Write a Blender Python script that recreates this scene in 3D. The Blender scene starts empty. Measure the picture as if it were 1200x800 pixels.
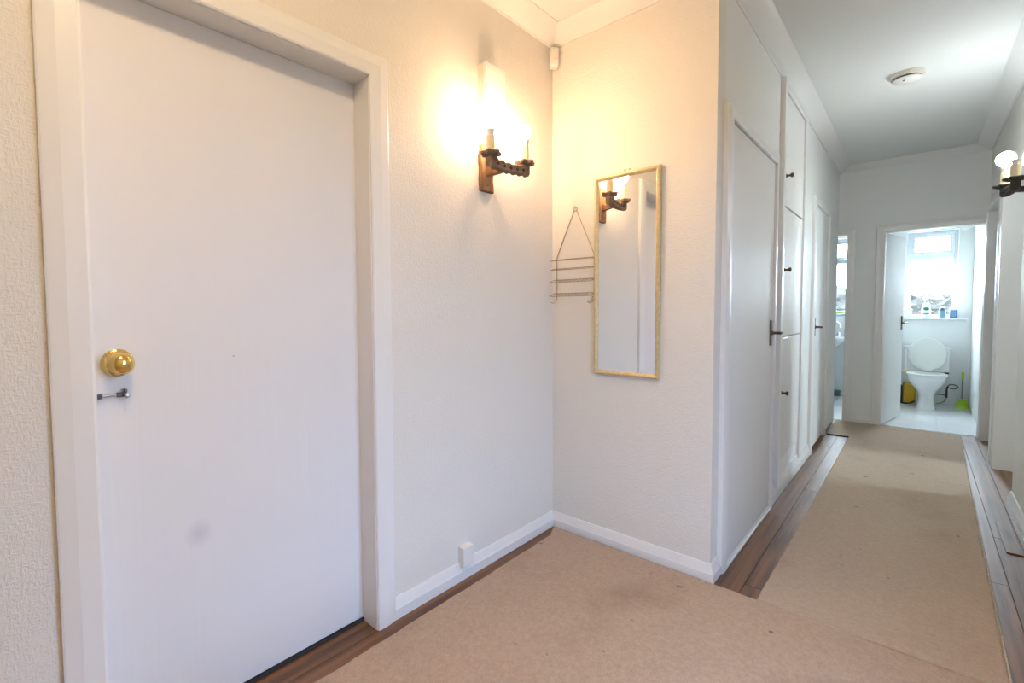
import bpy, bmesh, math, random
from mathutils import Vector, Matrix
random.seed(7)
S = bpy.context.scene
COL = S.collection
PI = math.pi

# ------------------------------------------------------------------ camera
YAW, PIT, ROL, FPX = -0.7462, -0.0453, -0.0063, 553.11
cd = bpy.data.cameras.new('camera')
cd.sensor_width = 36.0
cd.lens = FPX / 1200 * 36
cd.shift_x = 34.513 / 1200
cd.shift_y = -11.956 / 1200
cd.clip_start = 0.02
cam = bpy.data.objects.new('camera', cd)
COL.objects.link(cam)
fw = Vector((math.sin(YAW) * math.cos(PIT), math.cos(YAW) * math.cos(PIT), math.sin(PIT)))
rt = Vector((math.cos(YAW), -math.sin(YAW), 0))
up = rt.cross(fw)
c_, s_ = math.cos(ROL), math.sin(ROL)
r2, u2 = c_ * rt + s_ * up, -s_ * rt + c_ * up
M = Matrix((r2, u2, -fw)).transposed().to_4x4()
M.translation = (1.4494, -1.9001, 1.1783)
cam.matrix_world = M
S.camera = cam

# ------------------------------------------------------------------ sky, exposure
W = bpy.data.worlds.new('overcast_sky')
S.world = W
W.use_nodes = True
bg = W.node_tree.nodes['Background']
bg.inputs[0].default_value = (0.72, 0.87, 1.0, 1)
bg.inputs[1].default_value = 21.0
S.view_settings.view_transform = 'Standard'
S.view_settings.look = 'None'
S.view_settings.gamma = 1.0
S.view_settings.use_curve_mapping = False
S.view_settings.exposure = 2.05
WARM_BULB = ((1.0, 0.65, 0.38), 44.0)
FILL_DOME = ((1.0, 0.72, 0.425), 20.0)  # fill lamp out of view, added to lift the lobby
COOL_BULB = ((0.88, 0.97, 1.0), 46.0)

def portal(loc, rot, sx, sy):
    l = bpy.data.lights.new('window_daylight', 'AREA')
    l.shape = 'RECTANGLE'; l.size = sx; l.size_y = sy
    l.cycles.is_portal = True
    o = bpy.data.objects.new('window_daylight', l)
    o.location = loc; o.rotation_euler = rot
    COL.objects.link(o)
portal((1.53, 6.27, 1.58), (-PI / 2, 0, 0), 0.5, 1.1)          # toilet window, light travels -y
portal((0.60, 6.27, 1.58), (-PI / 2, 0, 0), 0.5, 1.1)          # bathroom window
portal((5.1, 3.3, 1.52), (0, PI / 2, 0), 0.85, 0.75)              # side room window, light travels -x
portal((2.0, -0.83, 1.15), (0, PI / 2, 0), 1.7, 0.66)            # added unseen entrance, light travels -x

# ------------------------------------------------------------------ materials
def nodes(name):
    m = bpy.data.materials.new(name)
    m.use_nodes = True
    nt = m.node_tree
    return m, nt, nt.nodes['Principled BSDF']

def simple(name, col, rough=0.5, metal=0.0, spec=0.5, var=0.0, scale=20, bump=0.0, bscale=None, stretch=(1, 1, 1), coat=0.0):
    m, nt, b = nodes(name)
    b.inputs['Roughness'].default_value = rough
    b.inputs['Metallic'].default_value = metal
    b.inputs['Specular IOR Level'].default_value = spec
    b.inputs['Coat Weight'].default_value = coat
    b.inputs['Base Color'].default_value = (*col, 1)
    if var or bump:
        tc = nt.nodes.new('ShaderNodeTexCoord')
        mp = nt.nodes.new('ShaderNodeMapping')
        mp.inputs['Scale'].default_value = stretch
        nt.links.new(tc.outputs['Object'], mp.inputs['Vector'])
        if var:
            n = nt.nodes.new('ShaderNodeTexNoise')
            n.inputs['Scale'].default_value = scale
            n.inputs['Detail'].default_value = 5
            nt.links.new(mp.outputs[0], n.inputs['Vector'])
            r = nt.nodes.new('ShaderNodeValToRGB')
            r.color_ramp.elements[0].position = 0.3
            r.color_ramp.elements[1].position = 0.7
            r.color_ramp.elements[0].color = (*[max(0, c * (1 - var)) for c in col], 1)
            r.color_ramp.elements[1].color = (*[min(1, c * (1 + var)) for c in col], 1)
            nt.links.new(n.outputs[0], r.inputs[0])
            nt.links.new(r.outputs[0], b.inputs['Base Color'])
        if bump:
            n2 = nt.nodes.new('ShaderNodeTexNoise')
            n2.inputs['Scale'].default_value = bscale or scale
            n2.inputs['Detail'].default_value = 3
            nt.links.new(mp.outputs[0], n2.inputs['Vector'])
            bp = nt.nodes.new('ShaderNodeBump')
            bp.inputs['Strength'].default_value = bump
            bp.inputs['Distance'].default_value = 0.004
            nt.links.new(n2.outputs[0], bp.inputs['Height'])
            nt.links.new(bp.outputs[0], b.inputs['Normal'])
    return m

def wallpaper(name, col):
    # woven relief paper: short horizontal and vertical dashes
    m, nt, b = nodes(name)
    b.inputs['Roughness'].default_value = 0.6
    b.inputs['Base Color'].default_value = (*col, 1)
    tc = nt.nodes.new('ShaderNodeTexCoord')
    hs = []
    for st in ((60, 60, 190), (190, 190, 60)):
        mp = nt.nodes.new('ShaderNodeMapping'); mp.inputs['Scale'].default_value = st
        nt.links.new(tc.outputs['Object'], mp.inputs['Vector'])
        n = nt.nodes.new('ShaderNodeTexNoise'); n.inputs['Scale'].default_value = 1.0; n.inputs['Detail'].default_value = 2
        nt.links.new(mp.outputs[0], n.inputs['Vector']); hs.append(n)
    a = nt.nodes.new('ShaderNodeMath'); a.operation = 'MAXIMUM'
    nt.links.new(hs[0].outputs[0], a.inputs[0]); nt.links.new(hs[1].outputs[0], a.inputs[1])
    bp = nt.nodes.new('ShaderNodeBump'); bp.inputs['Strength'].default_value = 0.9; bp.inputs['Distance'].default_value = 0.004
    nt.links.new(a.outputs[0], bp.inputs['Height']); nt.links.new(bp.outputs[0], b.inputs['Normal'])
    return m

def door_paint(name, col, marks=False):
    # brushed gloss with vertical strokes; the entrance-side door carries a smudge and a chip
    m, nt, b = nodes(name)
    b.inputs['Roughness'].default_value = 0.50
    b.inputs['Specular IOR Level'].default_value = 0.2
    tc = nt.nodes.new('ShaderNodeTexCoord')
    mp = nt.nodes.new('ShaderNodeMapping'); mp.inputs['Scale'].default_value = (70, 70, 1.2)
    nt.links.new(tc.outputs['Object'], mp.inputs['Vector'])
    n = nt.nodes.new('ShaderNodeTexNoise'); n.inputs['Scale'].default_value = 1.0; n.inputs['Detail'].default_value = 4
    nt.links.new(mp.outputs[0], n.inputs['Vector'])
    bp = nt.nodes.new('ShaderNodeBump'); bp.inputs['Strength'].default_value = 0.22; bp.inputs['Distance'].default_value = 0.003
    nt.links.new(n.outputs[0], bp.inputs['Height']); nt.links.new(bp.outputs[0], b.inputs['Normal'])
    b.inputs['Base Color'].default_value = (*col, 1)
    if marks:
        last = None
        for (y, z, ry, rz, dark) in ((-1.473, 0.531, 0.04, 0.045, 0.82), (-1.363, 1.043, 0.004, 0.004, 0.45)):
            mp2 = nt.nodes.new('ShaderNodeMapping'); mp2.vector_type = 'TEXTURE'
            mp2.inputs['Location'].default_value = (-0.08, y, z); mp2.inputs['Scale'].default_value = (1, ry, rz)
            nt.links.new(tc.outputs['Object'], mp2.inputs['Vector'])
            g = nt.nodes.new('ShaderNodeTexGradient'); g.gradient_type = 'SPHERICAL'
            nt.links.new(mp2.outputs[0], g.inputs['Vector'])
            mx = nt.nodes.new('ShaderNodeMix'); mx.data_type = 'RGBA'
            nt.links.new(g.outputs['Fac'], mx.inputs['Factor'])
            if last is None: mx.inputs['A'].default_value = (*col, 1)
            else: nt.links.new(last, mx.inputs['A'])
            mx.inputs['B'].default_value = (col[0] * dark, col[1] * dark, col[2] * dark * 1.02, 1)
            last = mx.outputs['Result']
        nt.links.new(last, b.inputs['Base Color'])
    return m

def wood(name, dark, light, rough, along=1, rnd=True, gloss_var=0.0):
    m, nt, b = nodes(name)
    b.inputs['Roughness'].default_value = rough
    tc = nt.nodes.new('ShaderNodeTexCoord')
    mp = nt.nodes.new('ShaderNodeMapping')
    st = [22, 22, 22]; st[along] = 1.6
    mp.inputs['Scale'].default_value = st
    nt.links.new(tc.outputs['Object'], mp.inputs['Vector'])
    oi = nt.nodes.new('ShaderNodeObjectInfo')
    ad = nt.nodes.new('ShaderNodeVectorMath'); ad.operation = 'ADD'
    sc = nt.nodes.new('ShaderNodeMath'); sc.operation = 'MULTIPLY'; sc.inputs[1].default_value = 40 if rnd else 0
    nt.links.new(oi.outputs['Random'], sc.inputs[0])
    nt.links.new(mp.outputs[0], ad.inputs[0]); nt.links.new(sc.outputs[0], ad.inputs[1])
    n = nt.nodes.new('ShaderNodeTexNoise'); n.inputs['Scale'].default_value = 2.2; n.inputs['Detail'].default_value = 4; n.inputs['Distortion'].default_value = 0.1
    nt.links.new(ad.outputs[0], n.inputs['Vector'])
    r = nt.nodes.new('ShaderNodeValToRGB')
    r.color_ramp.elements[0].position = 0.25; r.color_ramp.elements[1].position = 0.78
    r.color_ramp.elements[0].color = (*dark, 1); r.color_ramp.elements[1].color = (*light, 1)
    nt.links.new(n.outputs[0], r.inputs[0])
    col = r.outputs[0]
    if gloss_var:
        mg = nt.nodes.new('ShaderNodeMapping'); mg.inputs['Scale'].default_value = (14, 5, 1)
        nt.links.new(tc.outputs['Object'], mg.inputs['Vector'])
        ag = nt.nodes.new('ShaderNodeVectorMath'); ag.operation = 'ADD'
        nt.links.new(mg.outputs[0], ag.inputs[0]); nt.links.new(sc.outputs[0], ag.inputs[1])
        gn = nt.nodes.new('ShaderNodeTexNoise'); gn.inputs['Scale'].default_value = 1.0; gn.inputs['Detail'].default_value = 3
        nt.links.new(ag.outputs[0], gn.inputs['Vector'])
        gr = nt.nodes.new('ShaderNodeMapRange'); gr.inputs['From Min'].default_value = 0.3; gr.inputs['From Max'].default_value = 0.7
        gr.inputs['To Min'].default_value = rough - gloss_var; gr.inputs['To Max'].default_value = rough + gloss_var
        nt.links.new(gn.outputs[0], gr.inputs['Value']); nt.links.new(gr.outputs[0], b.inputs['Roughness'])
    nt.links.new(col, b.inputs['Base Color'])
    bp = nt.nodes.new('ShaderNodeBump'); bp.inputs['Strength'].default_value = 0.25; bp.inputs['Distance'].default_value = 0.002
    nt.links.new(n.outputs[0], bp.inputs['Height']); nt.links.new(bp.outputs[0], b.inputs['Normal'])
    return m

def carpet_mat(name, col, dirt):
    m, nt, b = nodes(name)
    b.inputs['Roughness'].default_value = 0.95
    b.inputs['Specular IOR Level'].default_value = 0.1
    b.inputs['Sheen Weight'].default_value = 0.15
    tc = nt.nodes.new('ShaderNodeTexCoord')
    def noise(s, d=3):
        n = nt.nodes.new('ShaderNodeTexNoise'); n.inputs['Scale'].default_value = s; n.inputs['Detail'].default_value = d
        nt.links.new(tc.outputs['Object'], n.inputs['Vector']); return n
    fine, mid, big, spot = noise(420, 2), noise(60, 4), noise(2.3, 5), noise(17, 2)
    def ramp(src, p0, p1, c0, c1):
        r = nt.nodes.new('ShaderNodeValToRGB')
        r.color_ramp.elements[0].position = p0; r.color_ramp.elements[1].position = p1
        r.color_ramp.elements[0].color = (*c0, 1); r.color_ramp.elements[1].color = (*c1, 1)
        nt.links.new(src.outputs[0], r.inputs[0]); return r.outputs[0]
    def mul(a, c, f=1.0):
        x = nt.nodes.new('ShaderNodeMix'); x.data_type = 'RGBA'; x.blend_type = 'MULTIPLY'
        x.inputs['Factor'].default_value = f
        nt.links.new(a, x.inputs['A']); nt.links.new(c, x.inputs['B']); return x.outputs['Result']
    base = ramp(fine, 0.3, 0.7, [c * 0.84 for c in col], [min(1, c * 1.14) for c in col])
    base = mul(base, ramp(mid, 0.3, 0.75, (0.9, 0.89, 0.88), (1.05, 1.05, 1.04)))
    base = mul(base, ramp(big, 0.56, 0.76, (1, 1, 1), dirt), 0.75)
    base = mul(base, ramp(spot, 0.725, 0.765, (1, 1, 1), (0.35, 0.30, 0.28)), 0.8)
    nt.links.new(base, b.inputs['Base Color'])
    bp = nt.nodes.new('ShaderNodeBump'); bp.inputs['Strength'].default_value = 0.6; bp.inputs['Distance'].default_value = 0.004
    nt.links.new(fine.outputs[0], bp.inputs['Height']); nt.links.new(bp.outputs[0], b.inputs['Normal'])
    return m

def emit(name, col, strength):
    m, nt, b = nodes(name)
    b.inputs['Base Color'].default_value = (0.9, 0.9, 0.9, 1)
    b.inputs['Emission Color'].default_value = (*col, 1)
    b.inputs['Emission Strength'].default_value = strength
    return m

def glass(name, tint=(0.97, 0.98, 0.98)):
    m, nt, b = nodes(name)
    t = nt.nodes.new('ShaderNodeBsdfTransparent'); t.inputs[0].default_value = (*tint, 1)
    g = nt.nodes.new('ShaderNodeBsdfGlossy'); g.inputs['Roughness'].default_value = 0.02
    mx = nt.nodes.new('ShaderNodeMixShader')
    mx.inputs[0].default_value = 0.06
    nt.links.new(t.outputs[0], mx.inputs[1]); nt.links.new(g.outputs[0], mx.inputs[2])
    nt.links.new(mx.outputs[0], nt.nodes['Material Output'].inputs['Surface'])
    return m

MT = {
    'paper': wallpaper('relief_wallpaper', (0.80, 0.77, 0.71)),
    'plaster': simple('white_plaster', (0.83, 0.84, 0.82), 0.7, bump=0.05, scale=90),
    'ceil': simple('ceiling_paint', (0.80, 0.81, 0.80), 0.75, bump=0.08, scale=60),
    'trim': simple('gloss_trim_paint', (0.82, 0.81, 0.79), 0.30, bump=0.05, scale=30),
    'doorm': door_paint('brushed_door_paint', (0.80, 0.79, 0.77)),
    'doorm_marked': door_paint('brushed_door_paint_marked', (0.80, 0.79, 0.79), True),
    'boards': wood('stained_floorboard', (0.065, 0.027, 0.012), (0.31, 0.145, 0.062), 0.42, gloss_var=0.0),
    'carpet': carpet_mat('beige_carpet', (0.525, 0.375, 0.265), (0.72, 0.68, 0.64)),
    'runner': carpet_mat('beige_runner', (0.545, 0.41, 0.295), (0.78, 0.74, 0.70)),
    'fray': simple('frayed_carpet_edge', (0.50, 0.42, 0.33), 0.95, var=0.2, scale=90),
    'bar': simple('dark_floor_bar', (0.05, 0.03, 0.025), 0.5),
    'gap': simple('dark_underside', (0.03, 0.028, 0.03), 0.7),
    'brass': simple('polished_brass', (0.83, 0.60, 0.20), 0.16, 1.0),
    'bronze': simple('dark_bronze', (0.10, 0.075, 0.06), 0.38, 0.9),
    'steel': simple('dull_steel', (0.55, 0.54, 0.53), 0.35, 1.0),
    'darksteel': simple('tarnished_steel', (0.13, 0.12, 0.12), 0.4, 0.9),
    'chrome': simple('chrome', (0.75, 0.77, 0.8), 0.08, 1.0),
    'gilt': simple('gilt_frame', (0.66, 0.52, 0.29), 0.42, 0.35, var=0.12, scale=60, bump=0.4, bscale=160),
    'wire': simple('brass_wire', (0.42, 0.33, 0.19), 0.35, 0.9),
    'mirror': simple('mirror_silver', (0.90, 0.91, 0.91), 0.01, 1.0),
    'oak': wood('rustic_wood', (0.13, 0.065, 0.03), (0.34, 0.19, 0.09), 0.6, along=2, rnd=False),
    'oakbar': wood('carved_dark_wood', (0.11, 0.07, 0.047), (0.30, 0.20, 0.13), 0.65, along=1, rnd=False),
    'oak_shaded': wood('shaded_wood', (0.018, 0.014, 0.013), (0.060, 0.045, 0.036), 0.65, along=1, rnd=False),  # darker copy of the lamp wood, with shade put into the colour
    'candle': simple('cream_candle_sleeve', (0.78, 0.66, 0.45), 0.5),
    'holder': simple('white_lampholder', (0.85, 0.80, 0.72), 0.4),
    'plastic': simple('white_plastic', (0.82, 0.81, 0.78), 0.35),
    'cream_plastic': simple('cream_plastic', (0.78, 0.74, 0.64), 0.4),
    'slot': simple('dark_slot', (0.14, 0.13, 0.12), 0.6),
    'bulb_warm': emit('warm_bulb', *WARM_BULB),
    'bulb_cool': emit('cool_bulb', *COOL_BULB),
    'dome': emit('fill_dome', *FILL_DOME),
    'tile': simple('white_floor_tile', (0.80, 0.82, 0.83), 0.22, var=0.02, scale=3),
    'walltile': simple('white_wall_tile', (0.82, 0.84, 0.84), 0.18),
    'grout': simple('grout', (0.70, 0.71, 0.71), 0.9),
    'china': simple('white_china', (0.84, 0.85, 0.85), 0.10, coat=0.4),
    'seatp': simple('seat_plastic', (0.68, 0.70, 0.66), 0.3),
    'upvc': simple('window_upvc', (0.70, 0.73, 0.76), 0.35),
    'glass': glass('window_glass'),
    'obscure': glass('obscure_door_glass', (0.27, 0.315, 0.38)),  # tint sets the daylight through the added entrance
    'lime': simple('lime_plastic', (0.36, 0.62, 0.02), 0.35),
    'grey': simple('grey_rod', (0.25, 0.25, 0.25), 0.4),
    'yellow': simple('yellow_plastic', (0.72, 0.43, 0.005), 0.45),
    'black': simple('black_rubber', (0.02, 0.02, 0.022), 0.5),
    'green': simple('green_label', (0.01, 0.22, 0.10), 0.4),
    'bluegrey': simple('blue_grey_can', (0.14, 0.30, 0.38), 0.35),
    'charcoal': simple('charcoal_cap', (0.10, 0.12, 0.15), 0.4),
    'blue': simple('blue_bottle', (0.13, 0.18, 0.55), 0.35),
    'greygreen': simple('grey_green_box', (0.30, 0.34, 0.30), 0.6),
    'grass': simple('grass', (0.022, 0.045, 0.006), 0.9, var=0.4, scale=6),
    'leaf': simple('hedge_leaf', (0.0065, 0.007, 0.006), 0.8, var=0.2, scale=5),
    'twig': simple('hedge_core', (0.008, 0.008, 0.0075), 0.9, var=0.2, scale=8, bump=0.2, bscale=14),
    'frontdoor': simple('entrance_door_paint', (0.75, 0.76, 0.77), 0.35),
}

# ------------------------------------------------------------------ mesh helpers
def box(bm, x0, x1, y0, y1, z0, z1):
    v = [bm.verts.new(p) for p in ((x0, y0, z0), (x1, y0, z0), (x1, y1, z0), (x0, y1, z0),
                                   (x0, y0, z1), (x1, y0, z1), (x1, y1, z1), (x0, y1, z1))]
    for f in ((0, 3, 2, 1), (4, 5, 6, 7), (0, 1, 5, 4), (1, 2, 6, 5), (2, 3, 7, 6), (3, 0, 4, 7)):
        bm.faces.new([v[i] for i in f])
    return v

def loft(bm, rings, caps=True, closed=False):
    R = [[bm.verts.new(p) for p in ring] for ring in rings]
    n = len(R[0])
    m = len(R)
    for i in range(m if closed else m - 1):
        a, b = R[i], R[(i + 1) % m]
        for k in range(n):
            bm.faces.new((a[k], a[(k + 1) % n], b[(k + 1) % n], b[k]))
    if caps and not closed:
        bm.faces.new(list(reversed(R[0]))); bm.faces.new(R[-1])
    return R

def prism(bm, prof, origin, u, v, w, length):
    """profile points (a,b) along u,v at origin, swept by length along w"""
    o, u, v, w = Vector(origin), Vector(u), Vector(v), Vector(w)
    loft(bm, [[o + u * a + v * b + w * t for a, b in prof] for t in (0, length)])

def lathe(bm, prof, origin=(0, 0, 0), axis=(0, 0, 1), n=20):
    ax = Vector(axis).normalized()
    t = Vector((1, 0, 0)) if abs(ax.x) < 0.9 else Vector((0, 1, 0))
    e1 = ax.cross(t).normalized(); e2 = ax.cross(e1)
    o = Vector(origin)
    loft(bm, [[o + ax * h + (e1 * math.cos(2 * PI * k / n) + e2 * math.sin(2 * PI * k / n)) * max(r, 1e-4) for k in range(n)] for r, h in prof])

def tube(bm, pts, r, n=8, closed=False):
    P = [Vector(p) for p in pts]
    rings = []
    prev = None
    m = len(P)
    for i, p in enumerate(P):
        a = P[(i - 1) % m] if (closed or i > 0) else p
        b = P[(i + 1) % m] if (closed or i < m - 1) else p
        d = (b - a).normalized()
        if prev is None:
            t = Vector((0, 0, 1)) if abs(d.z) < 0.9 else Vector((1, 0, 0))
            e1 = d.cross(t).normalized()
        else:
            e1 = (prev - d * prev.dot(d)).normalized()
        prev = e1
        e2 = d.cross(e1)
        rr = r[i] if isinstance(r, (list, tuple)) else r
        rings.append([p + (e1 * math.cos(2 * PI * k / n) + e2 * math.sin(2 * PI * k / n)) * rr for k in range(n)])
    loft(bm, rings, caps=not closed, closed=closed)

def obj(name, bm, mat, parent=None, smooth=False, bevel=0.0, seg=2):
    bmesh.ops.recalc_face_normals(bm, faces=bm.faces)
    me = bpy.data.meshes.new(name)
    bm.to_mesh(me); bm.free()
    me.materials.append(MT[mat] if isinstance(mat, str) else mat)
    if smooth:
        for p in me.polygons: p.use_smooth = True
        me.set_sharp_from_angle(angle=math.radians(40))
    o = bpy.data.objects.new(name, me)
    COL.objects.link(o)
    if parent is not None:
        o.parent = parent
        o.matrix_parent_inverse = parent_matrix(parent).inverted()
    if bevel:
        b = o.modifiers.new('bevel', 'BEVEL'); b.width = bevel; b.segments = seg; b.limit_method = 'ANGLE'
        b.angle_limit = math.radians(35)
    return o

def parent_matrix(p):
    m = p.matrix_basis.copy()
    if p.parent is not None:
        m = parent_matrix(p.parent) @ p.matrix_parent_inverse @ m
    return m

def B(*b):
    bm = bmesh.new()
    for q in b: box(bm, *q)
    return bm

def tag(o, label, cat=None, group=None, kind=None):
    o['label'] = label
    if cat: o['category'] = cat
    if group: o['group'] = group
    if kind: o['kind'] = kind
    return o

def thing(name, loc, label, cat, group=None, kind=None, rz=0):
    o = bpy.data.objects.new(name, None)
    o.empty_display_size = 0.05
    o.location = loc; o.rotation_euler = (0, 0, rz)
    COL.objects.link(o)
    return tag(o, label, cat, group, kind)

def struct(name, bm, mat, label, cat, **k):
    return tag(obj(name, bm, mat, **k), label, cat, kind='structure')

# ------------------------------------------------------------------ dimensions
XC, YM, YE, XR = 0.816, 0.223, 4.21, 1.885
ZL, ZU = 2.538, 2.600           # lower edge of the coving, ceiling
YB = -4.25                      # wall behind, with the glazed entrance
TH = 0.10
D1A, D1B, DH = -1.7068, -0.9254, 2.0     # entrance-hall door opening
D2A, D2B = 0.375, 1.235
CUA, CUB = 1.43, 2.17
D3A, D3B = 2.665, 3.40
RA0, RA1, RB0, RB1 = 2.28, 3.105, 3.32, 4.10
TX0, TX1, TH_ = 1.19, 1.866, 1.915       # toilet doorway
BX0, BX1 = 0.836, 0.893                  # bathroom doorway: only its right end shows
YW = 6.02                                # back wall of toilet and bathroom

def wall_pts(a0, a1, z0, z1, holes):
    """split the rectangle a0..a1 x z0..z1 into boxes around holes (a,b,za,zb)"""
    out = []
    cur = a0
    for (a, b, za, zb) in sorted(holes):
        if a > cur: out.append((cur, a, z0, z1))
        if za > z0: out.append((a, b, z0, za))
        if zb < z1: out.append((a, b, zb, z1))
        cur = b
    if cur < a1: out.append((cur, a1, z0, z1))
    return out

def wall_x(name, x0, x1, ya, yb, holes, label, mat='paper', z1=2.7):
    return struct(name, B(*[(x0, x1, a, b, za, zb) for a, b, za, zb in wall_pts(ya, yb, -0.05, z1, holes)]), mat, label, 'wall')

def wall_y(name, y0, y1, xa, xb, holes, label, mat='paper', z1=2.7):
    return struct(name, B(*[(a, b, y0, y1, za, zb) for a, b, za, zb in wall_pts(xa, xb, -0.05, z1, holes)]), mat, label, 'wall')

# ------------------------------------------------------------------ shell
wall_x('wall_left', -0.14, 0.0, YB - TH, YM, [(D1A, D1B, -0.05, DH)], 'cream relief-papered wall with the plain white door and twin wall light')
wall_y('wall_back', YM, YM + TH, -0.14, XC, [], 'cream relief-papered wall carrying the narrow gilt mirror')
wall_x('wall_hallway_left', XC - TH, XC, YM + TH, YE, [(D2A, D2B, -0.05, DH), (CUA, CUB, 0.06, 2.515), (D3A, D3B, -0.05, DH)],
       'off-white hallway wall with two painted doors and built-in cupboards', 'plaster')
wall_y('wall_end', YE, YE + TH, -1.2, XR + TH, [(BX0 - 0.7, BX1, -0.05, TH_), (TX0, TX1, -0.05, TH_)],
       'off-white wall at the end of the hallway around the toilet doorway', 'plaster')
wall_x('wall_right', XR, XR + TH, YB - TH, YE, [(-1.265, -0.395, 0.0, 2.06), (RA0, RA1, -0.05, 2.0), (RB0, RB1, -0.05, 2.0)],
       'cream wall with two doorways along the carpet runner and a twin wall light', 'paper')
wall_y('wall_near', YB - TH, YB, -1.2, XR, [], 'cream wall closing the near end of the hall')
# toilet and bathroom
wall_y('wall_window', YW, YW + 0.28, -1.2, 2.1, [(0.35, 0.85, 1.10, 2.10), (1.325, 1.775, 1.05, 2.10)], 'white outer wall with the toilet and bathroom windows', 'plaster')
wall_x('wall_toilet_right', 1.905, 2.0, YE + TH, YW, [], 'white wall beside the lime toilet brush', 'plaster')
wall_x('wall_partition', 1.06, 1.14, YE + TH, YW, [], 'white partition between the toilet and the bathroom', 'plaster')
wall_x('wall_outer_left', -1.2, -1.1, YB - TH, YW, [], 'outer wall of the rooms on the left', 'plaster')
# side room
wall_x('wall_room_window', 4.9, 5.1, 1.5, 6.0, [(2.95, 3.65, 1.10, 1.95)], 'white wall of the side room with a small window', 'plaster')
wall_y('wall_room_near', 1.4, 1.5, XR + TH, 5.1, [], 'white near wall of the side room', 'plaster')
wall_y('wall_room_far', 5.9, 6.0, 2.0, 5.1, [], 'white far wall of the side room', 'plaster')

struct('ceiling', B((-1.3, 2.05, YB - 0.2, 6.32, ZU, ZU + 0.15), (2.05, 5.2, 1.35, 6.32, ZU, ZU + 0.15)), 'ceil', 'flat white ceiling above the hallway', 'ceiling')

# coving: straight lengths mitred at the corners
def cove(name, p, q, nrm, label, m0=0, m1=0):
    p, q, nrm = Vector(p), Vector(q), Vector(nrm)
    d = (q - p).normalized()
    w, h = 0.0986, ZU - ZL
    prof = [(0.0, 0.0), (0.007, 0.0), (0.010, 0.006)]
    for i in range(1, 7):
        t = i / 6
        prof.append((0.010 + (w - 0.012) * t, 0.006 + (h - 0.010) * (0.72 * t + 0.28 * t ** 2.2)))
    prof += [(w, h - 0.004), (w, h), (0.0, h)]
    bm = bmesh.new()
    z = Vector((0, 0, 1))
    ra = [p + nrm * a + z * (ZL + b) + d * (m0 * a) for a, b in prof]
    rb = [q + nrm * a + z * (ZL + b) + d * (m1 * a) for a, b in prof]
    loft(bm, [ra, rb])
    return tag(obj(name, bm, 'trim'), label, 'coving', kind='structure')
cove('trim_1', (0, YB, 0), (0, YM, 0), (1, 0, 0), 'white coving above the plain door and the twin wall light', 1, -1)
cove('trim_2', (0, YM, 0), (XC, YM, 0), (0, -1, 0), 'white coving above the gilt mirror', 1, 1)
cove('trim_3', (XC, YM, 0), (XC, YE, 0), (1, 0, 0), 'white coving above the built-in cupboards', -1, -1)
cove('trim_4', (XC, YE, 0), (XR, YE, 0), (0, -1, 0), 'white coving above the toilet doorway', 1, -1)
cove('trim_5', (XR, YB, 0), (XR, YE, 0), (-1, 0, 0), 'white coving above the right-hand wooden wall light', 1, -1)

# skirting boards
def skirt(name, p, q, nrm, label, m0=0, m1=0, h=0.078, t=0.018):
    p, q, nrm = Vector(p), Vector(q), Vector(nrm)
    d = (q - p).normalized()
    prof = [(0, 0), (t, 0), (t, h * 0.5), (t - 0.002, h * 0.55), (0.007, h * 0.93), (0.005, h), (0, h)]
    bm = bmesh.new(); z = Vector((0, 0, 1))
    loft(bm, [[p + nrm * a + z * b + d * (m0 * a) for a, b in prof], [q + nrm * a + z * b + d * (m1 * a) for a, b in prof]])
    return tag(obj(name, bm, 'trim'), label, 'skirting board', kind='structure')
AW = 0.079          # architrave width
skirt('baseboard_left', (0, D1B + AW, 0), (0, YM, 0), (1, 0, 0), 'white skirting board between the plain door and the corner', 0, -1)
skirt('baseboard_left_near', (0, YB, 0), (0, D1A - AW, 0), (1, 0, 0), 'white skirting board beside the brass-knobbed door frame')
skirt('baseboard_back', (0, YM, 0), (XC, YM, 0), (0, -1, 0), 'white skirting board under the gilt mirror', 1, 1)
skirt('baseboard_hallway_corner', (XC, YM, 0), (XC, D2A - 0.062, 0), (1, 0, 0), 'short return of white skirting on the wall corner', -1, 0)
skirt('baseboard_cupboard', (XC, 1.30, 0), (XC, 2.585, 0), (1, 0, 0), 'white skirting board under the built-in cupboards', h=0.105, t=0.020)
skirt('baseboard_end', (BX1 + 0.065, YE, 0), (TX0 - 0.07, YE, 0), (0, -1, 0), 'white skirting between the bathroom and toilet doorways')
skirt('baseboard_right', (XR, -0.395, 0), (XR, RA0, 0), (-1, 0, 0), 'white skirting board below the right-hand wooden wall light')
skirt('baseboard_right_near', (XR, YB, 0), (XR, -1.265, 0), (-1, 0, 0), 'white skirting board on the near side of the added glazed door')

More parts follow.
